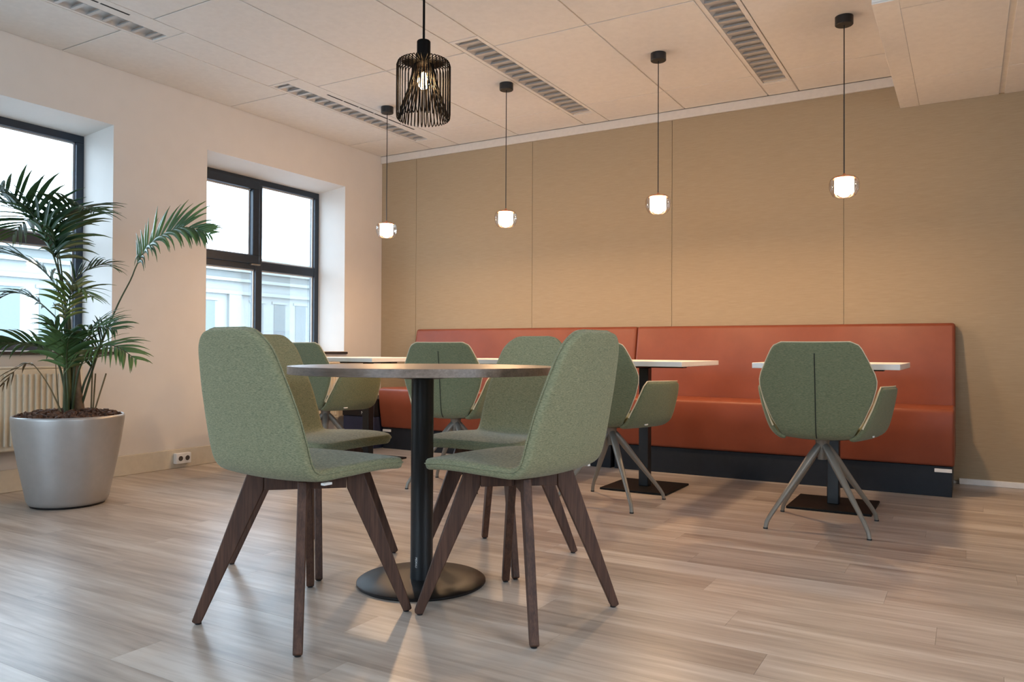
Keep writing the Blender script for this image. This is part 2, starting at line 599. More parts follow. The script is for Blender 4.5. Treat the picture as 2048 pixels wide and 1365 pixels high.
# dropped bulkhead over the right-hand end of the back wall
BZ = 2.344
bulk = tag(MB().box(4.222, RX - 0.002, -1.71, -0.0155, BZ + 0.008, RZ - 0.003).build('ceiling_bulkhead', 'white_trim', bevel=0.002), kind='structure')
bt = MB().box(4.222, 4.330, -1.71, -0.0155, BZ, BZ + 0.0075).build('edge_board', 'white_trim', bulk, bevel=0.002)
MB().box(4.33, RX - 0.002, -1.71, -1.604, BZ, BZ + 0.0075).build('edge_board', 'white_trim', bulk, bevel=0.002)
bx = [4.33, 4.765, 5.36, 5.96, 6.56, RX - 0.004]
for i in range(len(bx) - 1):
    for a, b in ((-1.602, -0.545), (-0.545, -0.0155)):
        o = MB().box(bx[i] + (0.0005 if i == 0 else 0.014), bx[i + 1] - 0.014, a + 0.004, b - 0.003, BZ + 0.001, BZ + 0.0078).build('ceiling_tile', 'ceiling_tile', bulk, bevel=0.001, bseg=1)


# ------------------------------------------------------------------ windows
def build_window(n, y0, y1):
    XF, XB = -0.283, -0.345            # front and back of the frame
    a, b, c, d = y0 + 0.019, y1 - 0.019, WZ0 - 0.004, WZ1 - 0.040
    W = 0.047
    mb = MB()
    mb.box(XB, XF, a, b, d - W, d).box(XB, XF, a, b, c, c + W).box(XB, XF, a, a + W, c + W, d - W).box(XB, XF, b - W, b, c + W, d - W)
    fr = mb.build('window_%d' % n, 'anthracite', bevel=0.003)
    tag(fr, kind='structure')
    ym = b - 0.657                      # mullion centre
    MB().box(XB + 0.004, XF - 0.002, ym - 0.031, ym + 0.031, c + W, d - W).build('mullion', 'anthracite', fr, bevel=0.003)
    MB().box(XB + 0.004, XF - 0.004, a + W, ym - 0.031, 1.43, 1.50).build('transom', 'anthracite', fr, bevel=0.003)
    MB().box(XB + 0.004, XF - 0.004, ym + 0.031, b - W, 1.43, 1.50).build('transom', 'anthracite', fr, bevel=0.003)
    # tilting sash in the upper left light
    s0, s1, t0, t1 = a + 0.02, ym - 0.012, 1.475, d - 0.024
    S = 0.066
    sb = MB()
    X2, X1 = XF + 0.016, XF - 0.03
    sb.box(X1, X2, s0, s1, t1 - S, t1).box(X1, X2, s0, s1, t0, t0 + S).box(X1, X2, s0, s0 + S, t0 + S, t1 - S).box(X1, X2, s1 - S, s1, t0 + S, t1 - S)
    sash = sb.build('sash', 'anthracite', fr, bevel=0.004)
    g = -0.322
    def pane(p, q, r, s, par):
        MB().box(g - 0.003, g + 0.003, p - 0.005, q + 0.005, r - 0.005, s + 0.005).build('pane', 'window_glass', par)
        # pale glazing bead round the pane
        e = 0.010
        m2 = MB()
        m2.box(g + 0.004, g + 0.014, p, q, r, r + e).box(g + 0.004, g + 0.014, p, q, s - e, s)
        m2.box(g + 0.004, g + 0.014, p, p + e, r + e, s - e).box(g + 0.004, g + 0.014, q - e, q, r + e, s - e)
        m2.build('glazing_bead', 'luminaire_metal', par)
    pane(s0 + S, s1 - S, t0 + S, t1 - S, sash)
    pane(ym + 0.031, b - W, 1.50, d - W, fr)
    pane(ym + 0.031, b - W, c + W, 1.43, fr)
    pane(a + W, ym - 0.031, c + W, 1.43, fr)
    h = MB().box(XF - 0.003, XF + 0.022, ym - 0.095, ym - 0.005, 1.462, 1.474).build('window_handle', 'grey_metal', fr, bevel=0.003)
    h['label'] = 'small grey window catch'
    # dark sill board projecting a little into the room
    sl = MB().box(XF - 0.002, 0.024, y0 - 0.022, y1 + 0.022, WZ0 - 0.022, WZ0 - 0.0045).build('window_sill', 'dark_sill', fr, bevel=0.003)
    return fr


for n, (a, b) in enumerate(WINDOWS, 1):
    build_window(n, a, b)
fb = MB()
a, b = ADDED_RIGHT_WINDOW
for q in ((a, b, FZ0, FZ0 + 0.05), (a, b, FZ1 - 0.05, FZ1), (a, a + 0.05, FZ0 + 0.05, FZ1 - 0.05), (b - 0.05, b, FZ0 + 0.05, FZ1 - 0.05), (-4.43, -4.37, FZ0 + 0.05, FZ1 - 0.05)):
    fb.box(RX + 0.03, RX + 0.09, q[0], q[1], q[2], q[3])
fo = tag(fb.build('window_7', 'anthracite'), kind='structure')  # added window, out of view, sends side light onto the chair backs
for p, q in ((a + 0.05, -4.43), (-4.37, b - 0.05)):
    MB().box(RX + 0.057, RX + 0.063, p, q, FZ0 + 0.05, FZ1 - 0.05).build('pane', 'window_glass', fo)
for n, (a, b) in enumerate(ADDED_FRONT_WINDOWS, 4):   # plainer unseen windows, added behind the camera to bring in daylight
    m_ = (a + b) / 2
    fb = MB()
    for q in ((a, b, FZ0, FZ0 + 0.05), (a, b, FZ1 - 0.05, FZ1), (a, a + 0.05, FZ0 + 0.05, FZ1 - 0.05), (b - 0.05, b, FZ0 + 0.05, FZ1 - 0.05), (m_ - 0.03, m_ + 0.03, FZ0 + 0.05, FZ1 - 0.05)):
        fb.box(q[0], q[1], RY - 0.09, RY - 0.03, q[2], q[3])
    fo = tag(fb.build('window_%d' % n, 'anthracite'), kind='structure')
    MB().box(a + 0.05, m_ - 0.03, RY - 0.063, RY - 0.057, FZ0 + 0.05, FZ1 - 0.05).build('pane', 'window_glass', fo)
    MB().box(m_ + 0.03, b - 0.05, RY - 0.063, RY - 0.057, FZ0 + 0.05, FZ1 - 0.05).build('pane', 'window_glass', fo)


# ------------------------------------------------------------------ neighbouring building seen through the windows
def building():
    X = -25.0
    t = thing('neighbouring_building', (X, 15, -4), 0, 'pale building with stepped cornice and narrow windows across the street outside', 'building')
    L0, L1 = -22, 45

    def part(name, x0, x1, y0, y1, z0, z1, mat='facade_white', par=t):
        o = MB().box(x0 - X, x1 - X, y0 - 15, y1 - 15, z0 + 4, z1 + 4).build(name, mat, par)
        return o
    part('wall', X - 8, X, L0, L1, -4, 4.95)
    for z0, z1, p in ((4.75, 5.1, 0.55), (4.40, 4.75, 0.40), (3.95, 4.10, 0.22), (3.35, 3.52, 0.16)):
        part('cornice', X - 0.2, X + p, L0, L1, z0, z1)
    k = -0.45
    i = 0
    base = 29.59
    while k < 1.5:
        y = -5.475 + k * base
        if i % 5 == 2:
            part('pilaster', X - 0.1, X + 0.14, y - 0.35, y + 0.35, -4, 3.35)
        else:
            w = part('window', X - 0.1, X + 0.02, y - 0.36, y + 0.36, -0.4, 3.02, 'facade_glass')
            part('window_surround', X - 0.05, X + 0.05, y - 0.50, y + 0.50, 3.02, 3.14)
            part('window_surround', X - 0.05, X + 0.05, y - 0.50, y + 0.50, -0.52, -0.4)
        k += 0.0475; i += 1
    return t


building()
tag(MB().box(-60, -0.40, -60, 60, -4.2, -4.01).build('street_ground', 'asphalt'), kind='structure')


# ------------------------------------------------------------------ radiators
def radiator(y0, y1, label):
    t = thing('radiator', (0.0, (y0 + y1) / 2, 0.0), 0, label, 'radiator', 'radiators under the windows')
    h = (y1 - y0) / 2
    MB().box(0.045, 0.098, -h, h, 0.235, 0.685).build('panel', 'radiator_enamel', t, bevel=0.008, bseg=3)
    n = int((2 * h - 0.05) / 0.0315)
    rm = MB().prism([(-0.0085, 0), (-0.005, 0.010), (0.005, 0.010), (0.0085, 0)], 2, 0.265, 0.655)
    me = mesh_from([(v.y, v.x, v.z) for v in rm.v], rm.f, 'rib')
    for k in range(n):
        o = link('rib', me, 'radiator_enamel', t, bevel=0.002, bseg=1) if k == 0 else bpy.data.objects.new('rib', me)
        if k:
            COL.objects.link(o); o.parent = t
        o.location = (0.0985, -h + 0.025 + (k + 0.5) * (2 * h - 0.05) / n, 0)
    MB().box(0.044, 0.100, -h - 0.002, h + 0.002, 0.6855, 0.697).build('top_grille', 'radiator_enamel', t, bevel=0.003)
    for s in (-1, 1):
        MB().box(0.0, 0.044, s * h * 0.7 - 0.02, s * h * 0.7 + 0.02, 0.28, 0.62).build('wall_bracket', 'radiator_enamel', t)
    return t


radiator(-3.765, -2.815, 'cream ribbed radiator on the left wall behind the potted palm')
radiator(-1.67, -0.655, 'cream ribbed radiator on the left wall behind the green chairs')

# ------------------------------------------------------------------ double socket on the skirting
sk = thing('wall_socket', (0.020, -2.094, 0.066), 0, 'white double socket mounted on the cream skirting of the left wall', 'socket')
MB().box(0.0005, 0.034, -0.058, 0.058, -0.036, 0.036).build('housing', 'white_plastic', sk, bevel=0.005)
for s in (-1, 1):
    f = MB().lathe([(0.021, 0.0), (0.021, 0.004), (0.018, 0.004), (0.017, 0.001)], 20).build('outlet', 'white_plastic', sk, smooth=True)
    f.rotation_euler = (0, PI / 2, 0); f.location = (0.0342, s * 0.026, 0)
    d = MB().lathe([(0.0165, 0.0), (0.0165, 0.0015)], 20).build('contact_well', 'socket_hole', f)
    d.location = (0, 0, 0.0012)


# ------------------------------------------------------------------ recessed ceiling luminaires
def luminaire(x0, x1, y0, y1, label, slots=None, group='recessed ceiling lights'):
    """x0..x1 outer tile strip; lamp aperture inside it, optional air slots in the rest of the strip"""
    t = thing('ceiling_light', ((x0 + x1) / 2, (y0 + y1) / 2, RZ), 0, label, 'light', group)
    cx, cyy = (x0 + x1) / 2, (y0 + y1) / 2
    if slots:
        ax0, ax1 = x0 + 0.020, x0 + 0.150
    else:
        ax0, ax1 = x0 + 0.025, x1 - 0.025
    ay0, ay1 = y0 + 0.028, y1 - 0.018
    H = 0.020
    mb = MB()
    g = 0.0025
    mb.box(x0 + g - cx, ax0 - cx, y0 + g - cyy, y1 - g - cyy, 0, H).box(ax1 - cx, x1 - g - cx, y0 + g - cyy, y1 - g - cyy, 0, H)
    mb.box(ax0 - cx, ax1 - cx, y0 + g - cyy, ay0 - cyy, 0, H).box(ax0 - cx, ax1 - cx, ay1 - cyy, y1 - g - cyy, 0, H)
    mb.build('frame', 'ceiling_tile', t)
    w = ax1 - ax0
    m = (ax0 + ax1) / 2 - cx
    rb = MB()                             # curved side reflectors and the back of the trough
    prof = [(-w / 2, 0.001), (-w / 2 + 0.006, 0.010), (-w / 2 + 0.016, 0.017), (-w / 2 + 0.03, 0.0205), (w / 2 - 0.03, 0.0205), (w / 2 - 0.016, 0.017), (w / 2 - 0.006, 0.010), (w / 2, 0.001)]
    n = len(prof)
    vs = [(m + p[0], ay0 - cyy, p[1]) for p in prof] + [(m + p[0], ay1 - cyy, p[1]) for p in prof]
    rb.add(vs, [(i, i + 1, n + i + 1, n + i) for i in range(n - 1)])
    rb.build('reflector', 'luminaire_metal', t, smooth=True)
    L = ay1 - ay0
    nb = 18
    # cross blade: a shallow wedge, one object each
    bm_ = MB().prism([(-0.010, 0.0008), (0.010, 0.0008), (0.003, 0.016), (-0.003, 0.016)], 0, -w / 2 + 0.006, w / 2 - 0.006)
    me = mesh_from(bm_.v, bm_.f, 'louvre_blade')
    for k in range(nb):
        o = link('louvre_blade', me, 'luminaire_metal', t)
        o.location = (m, ay0 - cyy + (k + 0.5) * L / nb, 0)
    if slots:
        sx = x0 + 0.222 - cx
        s0, s1 = slots
        ns = 6
        for k in range(ns):
            a = s0 + (s1 - s0) * k / ns + 0.006; b = s0 + (s1 - s0) * (k + 1) / ns - 0.006
            MB().box(sx - 0.0065, sx + 0.0065, a - cyy, b - cyy, -0.0010, 0.004).build('air_slot', 'dark_slot', t)
    return t


luminaire(0.58, 0.86, lights_y[0][0], lights_y[0][1], 'recessed louvred ceiling light with black air slots nearest the room corner', (-1.555, -0.574))
luminaire(0.58, 0.86, lights_y[1][0], lights_y[1][1], 'recessed louvred ceiling light with black air slots at the top left of the photo', (-4.02, -3.0))
luminaire(2.04, 2.24, lights_y[0][0], lights_y[0][1], 'narrow recessed louvred ceiling light right of the wire cage lamp')
luminaire(3.415, 3.615, lights_y[0][0], lights_y[0][1], 'narrow recessed louvred ceiling light between the two rightmost pendant lamps')


# ------------------------------------------------------------------ glass pendant lamps over the white tables
def pendant():
    t = thing('pendant_lamp', (0, 0, RZ), 0, 'x', 'lamp', 'glass pendant lamps in a row before the bench')
    Z = 1.605 - RZ
    MB().lathe([(0.001, -0.0005), (0.045, -0.0005), (0.045, -0.042), (0.042, -0.045), (0.001, -0.045)], 32, cap=False).build('canopy', 'black_metal', t, smooth=True)
    MB().tube([(0, 0, -0.044), (0, 0, Z + 0.118)], 0.0028, 8).build('cord', 'black_metal', t)
    MB().lathe([(0.0045, Z + 0.124), (0.007, Z + 0.120), (0.010, Z + 0.112), (0.046, Z + 0.108), (0.054, Z + 0.103), (0.054, Z + 0.097), (0.001, Z + 0.097)], 32, cap=False).build('cap', 'copper', t, smooth=True)
    MB().lathe([(0.001, Z + 0.094), (0.044, Z + 0.094), (0.0465, Z + 0.090), (0.0465, Z + 0.026), (0.044, Z + 0.021), (0.001, Z + 0.021)], 32, cap=False).build('diffuser', 'diffuser_glow', t, smooth=True)
    prof = [(0.054, Z + 0.104), (0.062, Z + 0.100), (0.069, Z + 0.091), (0.073, Z + 0.077), (0.074, Z + 0.060), (0.072, Z + 0.042), (0.067, Z + 0.026), (0.060, Z + 0.014), (0.056, Z + 0.008), (0.054, Z + 0.006)]
    MB().lathe(prof, 36, cap=False).build('glass_shade', 'lamp_glass', t, smooth=True)
    return t


pend = pendant()
names = ['glass pendant lamp hanging at the room corner, leftmost of the row of four',
         'glass pendant lamp hanging beside the wire cage lamp, second of four from the window wall',
         'glass pendant lamp hanging over the middle white table, third of four from the window wall',
         'glass pendant lamp hanging nearest the dropped bulkhead, rightmost of the row of four']
for i, x in enumerate((0.981, 1.982, 3.023, 4.035)):
    o = pend if i == 0 else copy_tree(pend)
    o.location = (x, -1.128, RZ)
    o['label'] = names[i]
    ld = bpy.data.lights.new('pendant_light', 'AREA'); ld.shape = 'DISK'; ld.size = 0.09
    ld.energy = PENDANT_POWER; ld.color = WARM
    lo = bpy.data.objects.new('pendant_light', ld); lo.location = (x, -1.128, 1.6015)
    COL.objects.link(lo)


# ------------------------------------------------------------------ wire cage lamp over the round table
def wire_lamp(loc, label, power=WIRE_LAMP_POWER):
    t = thing('wire_cage_lamp', loc, 0, label, 'lamp')
    z0 = RZ
    bot, top = 1.598 - z0, 1.803 - z0
    MB().lathe([(0.001, -0.0005), (0.05, -0.0005), (0.05, -0.022), (0.047, -0.025), (0.001, -0.025)], 32, cap=False).build('canopy', 'black_metal', t, smooth=True)
    MB().tube([(0, 0, -0.024), (0, 0, 1.872 - z0)], 0.0042, 8).build('cord', 'wire_black', t)
    MB().lathe([(0.001, 1.874 - z0), (0.021, 1.873 - z0), (0.0235, 1.870 - z0), (0.0235, 1.79 - z0), (0.001, 1.79 - z0)], 28, cap=False).build('socket', 'wire_black', t, smooth=True)
    cage = MB()
    n = 42
    for k in range(n):
        a = 2 * PI * k / n
        a2 = a + 2 * PI / n * 0.5
        pts = []

        def P(r, z, ang):
            pts.append((r * math.cos(ang), r * math.sin(ang), z))
        P(0.024, top - 0.012, a); P(0.05, top - 0.006, a); P(0.078, top - 0.001, a); P(0.088, top - 0.006, a)
        P(0.0925, top - 0.018, a); P(0.0925, top - 0.10, a); P(0.0925, bot + 0.02, a)
        P(0.091, bot + 0.006, a + (a2 - a) * 0.3); P(0.087, bot, a + (a2 - a) * 0.5); P(0.083, bot + 0.008, a + (a2 - a) * 0.8)
        P(0.077, bot + 0.04, a2); P(0.053, top - 0.10, a2); P(0.034, top - 0.02, a2); P(0.0305, top - 0.008, a2)
        cage.tube(pts, 0.0019, 5)
    ringpts = [(0.031 * math.cos(2 * PI * k / 32), 0.031 * math.sin(2 * PI * k / 32), top - 0.008) for k in range(32)]
    cage.tube(ringpts, 0.0022, 6, closed=True)
    c = cage.build('wire_cage', 'wire_black', t, smooth=True, angle=80)
    c['kind'] = 'stuff'
    bz = 1.745 - z0
    MB().lathe([(0.012, bz + 0.045), (0.014, bz + 0.03), (0.022, bz + 0.014), (0.028, bz - 0.004), (0.0285, bz - 0.016), (0.024, bz - 0.032), (0.014, bz - 0.042), (0.001, bz - 0.045)], 28, cap=False).build('bulb', 'bulb_glass', t, smooth=True)
    MB().lathe([(0.001, bz + 0.020), (0.010, bz + 0.014), (0.015, bz - 0.006), (0.012, bz - 0.024), (0.001, bz - 0.032)], 16, cap=False).build('filament', 'bulb_glow', t, smooth=True)
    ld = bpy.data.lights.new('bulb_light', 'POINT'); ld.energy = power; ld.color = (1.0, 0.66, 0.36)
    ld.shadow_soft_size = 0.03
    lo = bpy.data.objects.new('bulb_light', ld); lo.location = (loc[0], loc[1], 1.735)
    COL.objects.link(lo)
    return t


wire_lamp((2.963, -3.322, RZ), 'black wire cage lamp with a glowing bulb hanging over the round table')

wire_lamp((5.70, -4.00, RZ), 'black wire cage lamp added out of view on the right for warm light', 75.0)  # added lamp, unseen, warms the chairs from the right


# ------------------------------------------------------------------ banquette bench along the back wall
def bench(x0, x1, label, bracket_side):
    t = thing('banquette_bench', ((x0 + x1) / 2, -0.30, 0), 0, label, 'bench', 'orange banquette bench sections')
    h = (x1 - x0) / 2 - 0.0015

    def prof(pts, name, mat, bev=0.018, seg=3, hh=h):
        o = MB().prism([(y + 0.30, z) for y, z in pts], 0, -hh, hh).build(name, mat, t, bevel=bev, bseg=seg)
        return o
    prof([(-0.020, 0.36), (-0.020, 0.978), (-0.105, 0.978), (-0.112, 0.95), (-0.205, 0.497), (-0.205, 0.36)], 'backrest', 'bench_leather')
    prof([(-0.025, 0.17), (-0.025, 0.35), (-0.208, 0.35), (-0.208, 0.488), (-0.56, 0.494), (-0.594, 0.486), (-0.604, 0.462), (-0.596, 0.34), (-0.568, 0.17)], 'seat_cushion', 'bench_leather', 0.012)
    prof([(-0.045, 0.0), (-0.045, 0.168), (-0.555, 0.168), (-0.555, 0.0)], 'plinth', 'navy_plinth', 0.002, 1, h - 0.012)
    bx_ = bracket_side * (h - 0.012)
    b = MB().box(min(bx_, bx_ - bracket_side * 0.085), max(bx_, bx_ - bracket_side * 0.085), -0.5605 + 0.30, -0.5555 + 0.30, 0.135, 0.155).build('joining_plate', 'white_plastic', t, bevel=0.001)
    b['label'] = 'short white plate on the dark plinth'
    return t


bench(0.47, 2.4965, 'left section of the rust orange bench, nearer the windows', -1)
bench(2.4975, 4.525, 'right section of the rust orange bench, ending beside the bare wall', 1)

# dark box standing in the corner left of the bench
bxo = thing('storage_box', (0.285, -0.44, 0), 0, 'navy box with top painted dark as shade and white letters in the corner beside the bench', 'box')
MB().box(-0.165, 0.165, -0.19, 0.30, 0.0, 0.255).build('body', 'navy_box', bxo, bevel=0.006)
shaded_top = MB().box(-0.170, 0.170, -0.195, 0.305, 0.256, 0.40).build('shaded_top', 'box_shade', bxo, bevel=0.006)  # upper part painted black as shade from the chair arm and table
text_mesh('lettering', 'NELF', 0.036, 'white_plastic', shaded_top, Matrix.Translation((0.075, -0.1958, 0.285)) @ Matrix.Rotation(PI / 2, 4, 'X') @ Matrix.Scale(1, 4))


# ------------------------------------------------------------------ white bistro tables
def bistro_table():
    t = thing('bistro_table', (0, 0, 0), 0, 'x', 'table', 'white square tables before the bench')
    MB().box(-0.335, 0.335, -0.35, 0.35, 0.716, 0.744).build('tabletop', 'white_laminate', t, bevel=0.0025)
    MB().box(-0.24, 0.24, -0.035, 0.035, 0.703, 0.7155).build('support_bar', 'black_metal', t, bevel=0.003)
    MB().box(-0.035, 0.035, -0.26, 0.26, 0.704, 0.7155).build('support_bar', 'black_metal', t, bevel=0.003)
    MB().box(-0.029, 0.029, -0.029, 0.029, 0.0125, 0.703).build('column', 'black_metal', t, bevel=0.004)
    MB().box(-0.2, 0.2, -0.2, 0.2, 0.0005, 0.0125).build('base_plate', 'black_plate', t, bevel=0.003)
    return t


bt0 = bistro_table()
tl = ['white square table nearest the windows, at the left end of the bench',
      'white square table behind the round table, mostly hidden by green chairs',
      'white square table in the middle with its black column and base plate visible',
      'white square table at the right end of the bench, rightmost in the photo']
for i, (x, y, r) in enumerate(((0.83, -1.14, 0), (1.96, -1.14, 0), (2.955, -1.15, 0), (3.985, -1.14, 0))):
    o = bt0 if i == 0 else copy_tree(bt0)
    o.location = (x, y, 0); o.rotation_euler = (0, 0, r); o['label'] = tl[i]

# ------------------------------------------------------------------ round wooden table
rt_ = thing('round_table', (2.962, -3.315, 0), 0, 'round wooden table on a black column with four chairs around it', 'table')
MB().lathe([(0.001, 0.7185), (0.4515, 0.7185), (0.4525, 0.7195), (0.4525, 0.7435), (0.4515, 0.7445), (0.001, 0.7445)], 96, cap=False).build('tabletop', 'table_wood', rt_, smooth=True, angle=30)
MB().lathe([(0.001, 0.7175), (0.185, 0.7175), (0.185, 0.713), (0.06, 0.700), (0.001, 0.700)], 48, cap=False).build('top_flange', 'black_metal', rt_, smooth=True, angle=40)
col_ = MB().lathe([(0.001, 0.700), (0.0385, 0.700), (0.0385, 0.012), (0.001, 0.012)], 48, cap=False).build('column', 'black_metal', rt_, smooth=True, angle=40)
MB().lathe([(0.001, 0.0005), (0.219, 0.0005), (0.221, 0.003), (0.221, 0.008), (0.217, 0.011), (0.12, 0.0135), (0.001, 0.0145)], 72, cap=False).build('base_disc', 'black_powder', rt_, smooth=True, angle=40)
va = math.atan2(CAM.y + 3.315, CAM.x - 2.962) - 0.50
Mt = Matrix.Translation((0.0387 * math.cos(va), 0.0387 * math.sin(va), 0.075)) @ Matrix.Rotation(va + PI / 2, 4, 'Z') @ Matrix.Rotation(PI / 2, 4, 'X') @ Matrix.Rotation(-PI / 2, 4, 'Z')
text_mesh('maker_mark', 'PEDRALI', 0.0095, 'white_plastic', col_, Mt, 0.0003)


# ------------------------------------------------------------------ upholstered chair with wooden legs
def interp(tab, x):
    if x <= tab[0][0]: return tab[0][1]
    for (a, p), (b, q) in zip(tab, tab[1:]):
        if x <= b:
            u = (x - a) / (b - a)
            return p + (q - p) * u
    return tab[-1][1]


def smooth_curve(pts, n, ends=0.0):
    """Catmull-Rom through pts, n samples, roughly even"""
    P = [Vector(p) for p in pts]
    P = [P[0] * 2 - P[1]] + P + [P[-1] * 2 - P[-2]]
    out = []
    m = len(P) - 3
    dense = []
    for i in range(m):
        for k in range(24):
            u = k / 24
            a, b, c, d = P[i:i + 4]
            dense.append(0.5 * ((2 * b) + (c - a) * u + (2 * a - 5 * b + 4 * c - d) * u * u + (3 * b - a - 3 * c + d) * u ** 3))
    dense.append(P[-2])
    L = [0]
    for a, b in zip(dense, dense[1:]):
        L.append(L[-1] + (b - a).length)
    for k in range(n):
        u0 = k / (n - 1)
        s = L[-1] * (u0 * (1 - ends) + ends * (0.5 - 0.5 * math.cos(PI * u0)))
        j = 0
        while j < len(L) - 2 and L[j + 1] < s: j += 1
        u = (s - L[j]) / max(1e-9, L[j + 1] - L[j])
        out.append(dense[j].lerp(dense[j + 1], u))
    return out, L[-1]


def sheet(curve, normals, halfw, cols_, bend, thick, name, mat, parent, sub=1):
    """closed padded sheet: rows along a side profile (y,z), columns across x"""
    R = len(curve); Cn = cols_
    mid = []; nor = []
    for i in range(R):
        for j in range(Cn):
            t = -1 + 2 * j / (Cn - 1)
            ts = math.sin(t * PI / 2) * 0.35 + t * 0.65
            w = halfw[i]
            b = bend[i] if isinstance(bend, list) else bend
            off = b * (ts * w / 0.2) ** 2
            p = Vector((ts * w, curve[i].x, curve[i].y)) + Vector((0, normals[i].x, normals[i].y)) * off
            mid.append(p)
            slope = 2 * b * ts * w / 0.04
            nn = Vector((-slope, normals[i].x, normals[i].y)).normalized()
            nor.append(nn)
    vs = [p + n * thick / 2 for p, n in zip(mid, nor)] + [p - n * thick / 2 for p, n in zip(mid, nor)]
    o = R * Cn
    fs = []
    for i in range(R - 1):
        for j in range(Cn - 1):
            a = i * Cn + j
            fs.append((a, a + 1, a + Cn + 1, a + Cn)); fs.append((o + a, o + a + Cn, o + a + Cn + 1, o + a + 1))
    ring = [j for j in range(Cn)] + [i * Cn + Cn - 1 for i in range(1, R)] + [(R - 1) * Cn + j for j in range(Cn - 2, -1, -1)] + [i * Cn for i in range(R - 2, 0, -1)]
    for a, b in zip(ring, ring[1:] + ring[:1]):
        fs.append((a, o + a, o + b, b))
    me = mesh_from(vs, fs, name, smooth=True)
    ob = link(name, me, mat, parent)
    if sub:
        md = ob.modifiers.new('subsurf', 'SUBSURF'); md.levels = sub; md.render_levels = sub
    border = [mid[k] for k in ring]
    bn = [nor[k] for k in ring]
    return ob, border, bn


def normals2(curve):
    out = []
    for i in range(len(curve)):
        d = curve[min(i + 1, len(curve) - 1)] - curve[max(i - 1, 0)]
        d.normalize()
        out.append(Vector((d.y, -d.x)))           # up from the seat, forward from the back
    return out


def wooden_chair():
    t = thing('upholstered_chair', (0, 0, 0), 0, 'x', 'chair', 'four green chairs around the round table')
    prof = [(0.218, 0.452), (0.195, 0.456), (0.12, 0.460), (0.03, 0.457), (-0.06, 0.451), (-0.115, 0.446), (-0.150, 0.452), (-0.174, 0.480), (-0.192, 0.54), (-0.212, 0.62), (-0.234, 0.70), (-0.255, 0.78), (-0.270, 0.83), (-0.277, 0.857)]
    n = 44
    curve, L = smooth_curve([(p[0], p[1]) + (0,) for p in prof], n, 0.75)
    curve = [Vector((p.x, p.y)) for p in curve]
    nr = normals2(curve)
    hw = []
    for i in range(n):
        u0 = i / (n - 1)
        s = u0 * 0.25 + 0.75 * (0.5 - 0.5 * math.cos(PI * u0))
        w = interp([(0.0, 0.212), (0.08, 0.220), (0.30, 0.218), (0.42, 0.206), (0.50, 0.204), (0.58, 0.203), (0.68, 0.195), (0.78, 0.180), (0.88, 0.160), (0.94, 0.145), (1.0, 0.130)], s)
        df, dt = s * L, (1 - s) * L           # rounded corners at the seat front and at the top
        r1, r2 = 0.045, 0.070
        if df < r1: w -= r1 - math.sqrt(max(0, r1 * r1 - (r1 - df) ** 2))
        if dt < r2: w -= (r2 - math.sqrt(max(0, r2 * r2 - (r2 - dt) ** 2))) * 0.95
        hw.append(w)
    bend = [interp([(0, -0.004), (0.1, -0.002), (0.35, 0.004), (0.5, 0.012), (1, 0.014)], i / (n - 1)) for i in range(n)]
    sh, border, bn = sheet(curve, nr, hw, 13, bend, 0.034, 'seat_shell', 'chair_fabric', t)
    # the sewn edge runs round the rim
    pts = [p + nrm * 0.004 for p, nrm in zip(border, bn)]
    MB().tube([p + Vector((math.copysign(0.0005, p.x), 0, 0)) for p in pts], 0.0022, 5, closed=True).build('edge_seam', 'chair_fabric', sh, smooth=True, angle=80)
    tg = MB().box(0.200, 0.2140, -0.126, -0.098, 0.4310, 0.4370).build('fabric_tag', 'white_plastic', sh)
    tg['label'] = 'small white fabric tag'
    # legs lie in the two diagonal planes and taper towards the floor
    RF = 0.304
    poly = [(0.118, 0.432), (0.168, 0.432), (RF + 0.0125, 0.010), (RF + 0.004, 0.004), (RF - 0.012, 0.004), (RF - 0.0155, 0.010), (0.120, 0.384)]
    mb = MB().prism(poly, 1, -0.0125, 0.0125)
    me = mesh_from(mb.v, mb.f, 'leg')
    pm = MB().lathe([(0.009, 0.0), (0.0095, 0.004), (0.001, 0.0045)], 12, cap=False)
    pme = mesh_from(pm.v, pm.f, 'foot_pad')
    for k in range(4):
        l = link('leg', me, 'leg_oak', t, bevel=0.003, bseg=2)
        l.rotation_euler = (0, 0, PI / 4 + k * PI / 2)
        fp = link('foot_pad', pme, 'black_metal', l)
        fp.location = (RF - 0.004, 0, 0)
    for k in range(2):
        if k == 0:
            c = MB().box(-0.1185, 0.1185, -0.0125, 0.0125, 0.384, 0.424).build('crossbar', 'leg_oak', t, bevel=0.002)
            c.rotation_euler = (0, 0, PI / 4)
        else:
            for s in (-1, 1):
                c = MB().box(min(s * 0.0130, s * 0.1185), max(s * 0.0130, s * 0.1185), -0.0125, 0.0125, 0.384, 0.424).build('crossbar', 'leg_oak', t, bevel=0.002)
                c.rotation_euler = (0, 0, 3 * PI / 4)
    return t


D2R = PI / 180
wc = wooden_chair()
for i, (x, y, r, lab) in enumerate((
        (2.882, -3.782, -3.0, 'green upholstered chair with wooden legs at front left, its back to the camera'),
        (2.432, -3.285, -88.0, 'olive tan upholstered chair with wooden legs behind the front left chair, nearest the windows'),
        (3.020, -2.900, 177.7, 'green upholstered chair with wooden legs beyond the round table, facing the camera'),
        (3.396, -3.400, 83.2, 'green upholstered chair with wooden legs at front right, in profile facing left'))):
    o = wc if i == 0 else copy_tree(wc)
    o.location = (x, y, 0); o.rotation_euler = (0, 0, r * D2R); o['label'] = lab


